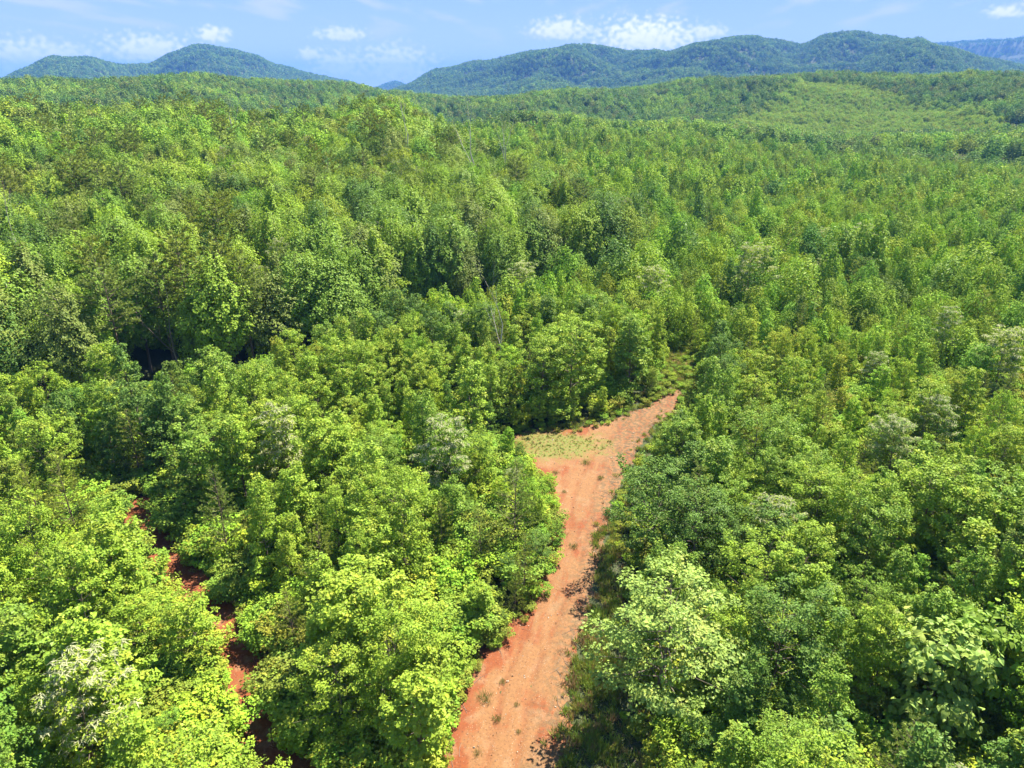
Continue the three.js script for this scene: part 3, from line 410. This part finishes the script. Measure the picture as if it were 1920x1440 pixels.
for (const kind of Object.keys(LIMIT)) {
  const all = trees.filter((t) => t.kind === kind); let n = 0;
  all.sort((a, b) => (b.hero ? 1 : 0) - (a.hero ? 1 : 0) || b.h * b.wide / Math.hypot(b.x, b.z, 30) - a.h * a.wide / Math.hypot(a.x, a.z, 30));
  for (const t of all) {
    if (n >= LIMIT[kind] || !(t.hero || inFrame(t)) || (!t.hero && t.h < 2.8)) { rest.push(t); continue; }
    n++;
    const p = t.list[t.variant], o = new THREE.Group(), k = t.h / Hof(t.list);
    o.name = numbered(kind); o.position.set(t.x, height(t.x, t.z) - 0.05, t.z); o.rotation.y = t.turn; o.scale.set(k * t.wide, k, k * t.wide);
    const trunk = new THREE.Mesh(p.wood, barkMat); trunk.name = 'trunk'; o.add(trunk);
    const crown = new THREE.Mesh(p.crown, leafMat[t.tone]); crown.name = 'crown'; o.add(crown);
    if (p.flower) { const f = new THREE.Mesh(p.flower, flowerMat); f.name = 'blossoms'; o.add(f); }
    const zone = kind.startsWith('tall') ? 'in the old wood beyond the hollow' : where(t.x, t.z), word = TONE_WORD[t.tone], noun = { broadleaf_tree: 'young broadleaf tree', pine_tree: 'young pine', flowering_tree: 'cream-flowering tree', bigleaf_tree: 'large-leaved tree', tall_tree: 'broadleaf tree', tall_pine: 'pine with bare lower trunk' }[kind];
    const size = kind.startsWith('tall') ? (t.h > 17 ? 'very high' : 'high') : t.h < 5 ? 'low' : t.h > 9 ? 'large' : 'medium-sized', form = kind === 'broadleaf_tree' ? (shapes[t.variant] === cone ? 'pointed ' : shapes[t.variant] === dome ? 'round-topped ' : 'oval ') : kind === 'tall_tree' ? (t.wide > 1 ? 'wide ' : 'narrow ') : '';
    if (t.label) tag(o, t.label, noun.includes('pine') ? 'pine tree' : 'tree'); else tag(o, `${size} ${word} ${form}${noun} ${zone}`, noun.includes('pine') ? 'pine tree' : 'tree', `${size} ${word} ${form}${noun}s ${zone}`);
    scene.add(shadows(o));
  }
}
// the rest as masses
const masses = new Map();
function mass(name, label) { if (!masses.has(name)) { const g = new THREE.Group(); g.name = name; tag(g, label, 'forest', null, 'stuff'); scene.add(g); masses.set(name, g); } return masses.get(name); }
const buckets = new Map();
for (const t of rest) { const far = t.z < -100, name = t.kind.startsWith('tall') ? 'old_forest' : 'young_forest', key = name + (t.list === young0 ? 'a' : t.list === young1 ? 'b' : t.list === young2 ? 'c' : t.list === tall1 ? 'd' : t.list === tall2 ? 'e' : t.list === pines0 ? 'f' : t.list === pines1 ? 'g' : t.list === tallPines ? 'h' : t.list === flowering ? 'i' : 'j') + t.variant; if (!buckets.has(key)) buckets.set(key, []); buckets.get(key).push(t); t.mass = name; }
function instanced(parent, name, geometry, material, mats, cols) { const m = new THREE.InstancedMesh(geometry, material, mats.length); mats.forEach((x, i) => { m.setMatrixAt(i, x); if (cols) m.setColorAt(i, cols[i]); }); m.name = name; m.userData.kind = 'stuff'; m.castShadow = m.receiveShadow = true; parent.add(m); return m; }
const tint = (tone) => new THREE.Color().setRGB(...TONES[tone].map((v) => v * (0.88 + 0.24 * rnd())));
for (const list of buckets.values()) {
  const parent = mass(list[0].mass, list[0].mass === 'old_forest' ? 'tall old woodland covering the slope beyond the hollow' : 'dense young green forest filling the ground out to the ridge'), p = list[0].list[list[0].variant], mats = list.map(matrixOf);
  instanced(parent, 'crowns', p.crown, whiteLeaf, mats, list.map((t) => tint(t.tone)));
  if (list[0].mass === 'old_forest' || list[0].list === young0 || list[0].list === pines0) instanced(parent, 'trunks', p.wood, barkMat, mats);
  if (p.flower) instanced(parent, 'blossoms', p.flower, flowerMat, mats);
}
// dead trees
const deads = [[0, -84, -112, 23, deadMat, 0.9, 'bare bleached dead tree with forked white branches at the old wood'], [1, -78, -113, 24, deadMat, 1.0, 'second bleached dead tree with spreading bare branches at the wood edge'], [2, -46, -92, 17, deadDark, 0.7, 'dead brown tree with short bare twigs among tall pines'], [3, -1.2, -84.6, 14, deadMat, 0.5, 'thin pale dead sapling standing above the green thicket'], [4, -3, -205, 34, deadMat, 0.45, 'tall grey forked dead tree on the ridge slope'], [5, -5.5, -206, 32, deadMat, 0.35, 'leaning slender dead tree beside the tall grey one'], [6, -92, -250, 32, deadMat, 0.6, 'pale dead trunk rising out of the ridge canopy'], [7, -30, -215, 30, deadMat, 0.4, 'bare grey trunk among trees on the upper slope']];
for (const [k, x, z, h, m, spread, label] of deads) { const o = new THREE.Mesh(snag(900 + k, h * 0.62, spread, 3), m); o.name = numbered('dead_tree'); o.position.set(x, height(x, z), z); o.rotation.y = k * 1.3; tag(o, label, 'dead tree'); if (k === 5) o.rotation.z = 0.28; scene.add(shadows(o)); }

// ---------- undergrowth and grass ----------
{
  const mats = bushes.map(() => []), cols = bushes.map(() => []), q = new THREE.Quaternion(), Y = new THREE.Vector3(0, 1, 0);
  for (let k = 0; k < 7500; k++) {
    const z = -16 - 96 * Math.pow(rnd(), 0.8), x = (rnd() * 2 - 1) * (0.95 * Math.abs(z) + 8), c = -polyDist(x, z, CLEARING);
    if (c < 0.5 || narrowDist(x, z)[0] < 1.4 || Math.hypot(x + 5.4, z + 40.7) < 1.6 || ravineSide(x, z) > 6) continue;
    const v = k % 4, s = (0.45 + 0.75 * rnd()) * (c < 1.5 ? 0.6 : 1); q.setFromAxisAngle(Y, rnd() * 6.28);
    mats[v].push(new THREE.Matrix4().compose(new THREE.Vector3(x, height(x, z) - 0.05, z), q, new THREE.Vector3(s * 1.2, s, s * 1.2))); cols[v].push(tint(['bright', 'mid', 'lime', 'mid', 'olive'][Math.floor(rnd() * 5)]));
  }
  for (let k = 0; k < 9000; k++) {                            // weeds and seedlings along the margins of the bare ground
    const z = -18 - 82 * rnd(), x = -8 + 38 * rnd(), c = -polyDist(x, z, CLEARING), b = polyDist(x, z, TRACK);
    if (c > 1.2 || c < -1.9 + 1.2 * rnd() || b > 0.9 || fbm(x * 0.7, z * 0.7, 3, noiseA) < -0.05) continue;
    const v = k % 4, s = 0.14 + 0.3 * rnd() * rnd(); q.setFromAxisAngle(Y, rnd() * 6.28);
    mats[v].push(new THREE.Matrix4().compose(new THREE.Vector3(x, height(x, z), z), q, new THREE.Vector3(s * 1.2, s, s * 1.2))); cols[v].push(tint(['bright', 'mid', 'lime', 'olive', 'olive'][Math.floor(rnd() * 5)]));
  }
  const g = new THREE.Group(); g.name = 'undergrowth'; tag(g, 'low leafy bushes and saplings filling the gaps below the trees', 'undergrowth', null, 'stuff'); scene.add(g);
  bushes.forEach((b, v) => instanced(g, 'foliage', b.crown, whiteLeaf, mats[v], cols[v]));
}
function tuft(seed, n, h, spread, thin = 1) { const r = rngOf(seed), g = new Geo(); for (let k = 0; k < n; k++) { const a = r() * 6.28, d = spread * r(), bx = Math.cos(a) * d, bz = Math.sin(a) * d, l = h * (0.5 + 0.7 * r()), q2 = r() * 6.28, e = norm([Math.cos(q2) * r() * 0.9 + Math.cos(a) * 0.25, 0.9, Math.sin(q2) * r() * 0.9 + Math.sin(a) * 0.25]), s = [-Math.sin(a + 0.4), 0, Math.cos(a + 0.4)], v = 0.75 + 0.5 * r(), w = r(); g.leaf([bx, -0.02, bz], e, s, cross(e, s), l, (0.014 + 0.01 * r()) * thin, 0.006, [v * (1 + 0.4 * w), v, v]); } return g.build(); }
{
  const tufts = [tuft(1, 26, 0.3, 0.16), tuft(2, 34, 0.42, 0.2), tuft(3, 22, 0.2, 0.22)], mats = tufts.map(() => []), cols = tufts.map(() => []), q = new THREE.Quaternion(), Y = new THREE.Vector3(0, 1, 0);
  const put = (x, z, s, c) => { const v = Math.floor(rnd() * 3); q.setFromAxisAngle(Y, rnd() * 6.28); mats[v].push(new THREE.Matrix4().compose(new THREE.Vector3(x, height(x, z) + 0.05, z), q, new THREE.Vector3(s, s * (0.7 + 0.5 * rnd()), s))); cols[v].push(c); };
  const gc = () => { const k = rnd(), v = 0.8 + 0.4 * rnd(); return k < 0.6 ? new THREE.Color().setRGB(0.2 * v, 0.32 * v, 0.045 * v) : k < 0.85 ? new THREE.Color().setRGB(0.28 * v, 0.32 * v, 0.07 * v) : new THREE.Color().setRGB(0.3 * v, 0.23 * v, 0.11 * v); };
  for (let k = 0; k < 60000; k++) {
    const z = -19 - 82 * rnd(), x = -6 + 36 * rnd(), c = polyDist(x, z, CLEARING); if (c < -1.5) continue;
    const b = polyDist(x, z, TRACK), clump = fbm(x * 0.5, z * 0.5, 4, noiseC), right = x > lerp(0, 10, ss(-30, -70, z)) + 0.5;
    let p = b < 0 ? 0.16 + 0.9 * ss(-0.1, 0.4, clump) : right ? 0.5 * ss(1.6, 0, b) * ss(0, 0.45, clump) : 0.10 * ss(0.2, 0.6, clump) * ss(1.8, 0, b);
    const patch = 1 - Math.hypot((x - 4.2) / 6.6, (z + 68.6) / 3.4) + clump * 0.4; if (patch > 0.1) { if (rnd() < 0.5 + 0.5 * ss(0.1, 0.6, patch)) put(x, z, 0.25 + 0.35 * rnd(), gc()); continue; }
    if (rnd() < p * 0.55) put(x, z, 0.7 + 0.8 * rnd() * (b < 0 ? 1 : 0.7), gc());
  }
  for (let k = 0; k < 5200; k++) { const z = -21 - 32 * rnd(), off = (rnd() + rnd() + rnd() - 1.5) * 1.6, x = lerp(4.6, 8.6, ss(-28, -50, z)) + off, c = fbm(x * 0.8, z * 0.45, 3, noiseA); if (c < 0.0 + 0.6 * ss(-36, -50, z) * rnd()) continue; put(x, z, 0.8 + 0.9 * rnd(), gc()); }
  for (let k = 0; k < 5000; k++) { const z = -23 - 40 * rnd(), x = -42 + 36 * rnd(), d = narrowDist(x, z)[0]; if (d > 2.2 || fbm(x * 0.6, z * 0.6, 3, noiseC) + (d - 1.2) * 0.4 < 0.12) continue; put(x, z, 0.6 + 0.6 * rnd(), gc()); }
  for (let k = 0; k < 900; k++) { const x = 20 + 7 * rnd(), z = -84 - 15 * rnd(); put(x, z, 0.8 + 0.6 * rnd(), gc()); }
  const g = new THREE.Group(); g.name = 'grass'; tag(g, 'patchy grass and weeds on the verge and clearing', 'grass', null, 'stuff'); scene.add(g);
  tufts.forEach((t, v) => instanced(g, 'grass_blades', t, whiteLeaf, mats[v], cols[v]));
  // single tufts standing on the bare clay
  const weed = [tuft(11, 130, 0.26, 0.26, 0.4), tuft(12, 170, 0.3, 0.36, 0.4)], spots = [[-0.6, -35.2, 0.9, 0], [-1.7, -33.8, 1.5, 1], [-0.9, -32.2, 1.2, 0], [0.3, -33.3, 0.8, 0], [0.4, -31.3, 0.7, 0], [-2.0, -29.8, 0.8, 1], [4.4, -51.6, 1.3, 1], [5.2, -49.8, 1.2, 1], [5.0, -58.6, 1.0, 0], [4.4, -62.4, 1.1, 1], [7.6, -64.4, 1.4, 1], [8.8, -61.4, 1.4, 0]];
  const wm = foliage(0.15, 0.22, 0.045, 0.3);
  for (const [x, z, s, v] of spots) { const o = new THREE.Mesh(weed[v], wm); o.name = numbered('grass_tuft'); o.position.set(x, height(x, z) + 0.06, z); o.scale.setScalar(s); o.rotation.y = x * 3; tag(o, 'small green grass tuft growing alone on bare orange clay', 'grass tuft', 'grass tufts on the bare clay'); scene.add(shadows(o)); }
  // fallen twigs
  const tw = new Geo(); tw.limb([0, 0, -0.5], [0.06, 0.02, 0], 0.012, 0.01, 4, [1, 1, 1]); tw.limb([0.06, 0.02, 0], [-0.03, 0, 0.5], 0.01, 0.004, 4, [1, 1, 1]); const twm = [];
  for (let k = 0; k < 1500; k++) { const z = -20 - 58 * rnd(), x = -6 + 24 * rnd(); if (polyDist(x, z, CLEARING) < -0.5 || polyDist(x, z, TRACK) > 0.4 + 1.6 * rnd() * rnd()) continue; q.setFromAxisAngle(Y, rnd() * 6.28); const s = 0.5 + 1.1 * rnd(); twm.push(new THREE.Matrix4().compose(new THREE.Vector3(x, height(x, z) + 0.1, z), q, new THREE.Vector3(1.2, 1.2, s))); }
  tag(instanced(scene, 'twig_litter', tw.build(true), deadDark, twm), 'fallen twigs strewn along the margins of the track', 'litter', null, 'stuff');
  // loose stones
  const sg = new THREE.IcosahedronGeometry(0.05, 0), sm = []; const e = new THREE.Euler();
  for (let k = 0; k < 2600; k++) { const z = -22 - 52 * rnd(), x = -4 + 18 * rnd(); if (polyDist(x, z, TRACK) < 0.1 || noiseB(x * 0.4, z * 0.4) < -0.1) continue; q.setFromEuler(e.set(rnd() * 6, rnd() * 6, rnd() * 6)); const s = 0.4 + 1.1 * rnd() * rnd(); sm.push(new THREE.Matrix4().compose(new THREE.Vector3(x, height(x, z) + 0.1, z), q, new THREE.Vector3(s, s * 0.6, s * 1.2))); }
  const st = instanced(scene, 'gravel', sg, new THREE.MeshStandardMaterial({ roughness: 0.9 }), sm, sm.map(() => { const v = 0.7 + 0.6 * rnd(); return rnd() < 0.6 ? new THREE.Color().setRGB(0.36 * v, 0.2 * v, 0.11 * v) : new THREE.Color().setRGB(0.42 * v, 0.36 * v, 0.29 * v); })); tag(st, 'loose stones scattered over the clay track', 'gravel', null, 'stuff');
}

// ---------- far woods: middle hills and mountains ----------
function farTree(seed, n, leaf) { return envelope(seed, { H: 13, R: [3.9, 3.4, 4.2][seed % 3], base: 0.02, shape: [dome, egg, dome][seed % 3], n, leaf, width: 0.46, lobes: 1.4, amp: 0.5 }).crown; }
{
  const q = new THREE.Quaternion(), Y = new THREE.Vector3(0, 1, 0), P = new THREE.Vector3(), S = new THREE.Vector3();
  const hills = mass('valley_forest', 'mixed woodland on the rolling hills below the mountains'), mounts = mass('mountain_forest', 'blue-green forest covering the distant mountains');
  const mk = (protos, parent, count, r0, r1, size, pow, only) => {
    const mats = protos.map(() => []), cols = protos.map(() => []);
    for (let k = 0; k < count; k++) {
      const r = r0 + (r1 - r0) * Math.pow(rnd(), pow), az = only ? 16 + 17 * rnd() : (rnd() * 2 - 1) * 43, x = r * Math.sin(az / DEG), z = -r * Math.cos(az / DEG);
      if (r < 480 && (isMature(x, z) || r < lerp(340, 470, ss(-9, 2, az)))) continue;
      const cu = (r - 700) / 330, cut = cu > 0 && cu < 1 ? ss(-0.12, 0.12, 1 - Math.abs(az - lerp(25.5, 21.8, cu)) / lerp(10.5, 1.2, Math.pow(cu, 0.8)) + 0.5 * fbm(x * 0.01, z * 0.01, 3, noiseC)) : 0;
      if (only && cut < 0.4) continue;
      const b = fbm(x * 0.006, z * 0.006, 4, noiseA), v = k % protos.length; let s = size * (0.75 + 0.55 * rnd()) * (1 - 0.55 * cut);
      const tone = r > 1500 ? (b + (rnd() - 0.5) * 0.8 > 0.25 ? 'mid' : 'deep') : cut > 0.5 ? (rnd() < 0.7 ? 'lime' : 'bright') : b + (rnd() - 0.5) * 0.6 > 0.42 ? 'bright' : b + (rnd() - 0.5) * 0.7 > 0.12 ? 'mid' : rnd() < 0.25 ? 'dusky' : 'deep';
      q.setFromAxisAngle(Y, rnd() * 6.28); P.set(x, height(x, z) - 0.5, z); S.set(s * (0.9 + 0.3 * rnd()), s, s * (0.9 + 0.3 * rnd()));
      mats[v].push(new THREE.Matrix4().compose(P, q, S)); cols[v].push(tint(tone));
    }
    protos.forEach((p, v) => instanced(parent, 'crowns', p, whiteLeaf, mats[v], cols[v]));
  };
  mk([0, 1, 2, 3].map((k) => farTree(1000 + k, 480, 0.95)), hills, 40000, 345, 1500, 0.85, 0.72);
  mk([0, 1].map((k) => farTree(1050 + k, 480, 0.95)), hills, 9000, 700, 1030, 0.95, 1, true);
  // arguments: crowns, parent, how many, nearest and farthest metres, crown size, spread
  mk([0, 1, 2].map((k) => farTree(1100 + k, 110, 1.9)), mounts, 190000, 2300, 5400, 1.15, 0.85);
  mk([0, 1].map((k) => farTree(1110 + k, 110, 1.9)), mounts, 40000, 1450, 2300, 1.15, 0.9);
  mk([0, 1].map((k) => farTree(1120 + k, 110, 1.9)), mounts, 60000, 5400, 8000, 1.15, 0.9);
}
renderer.render(scene, camera);
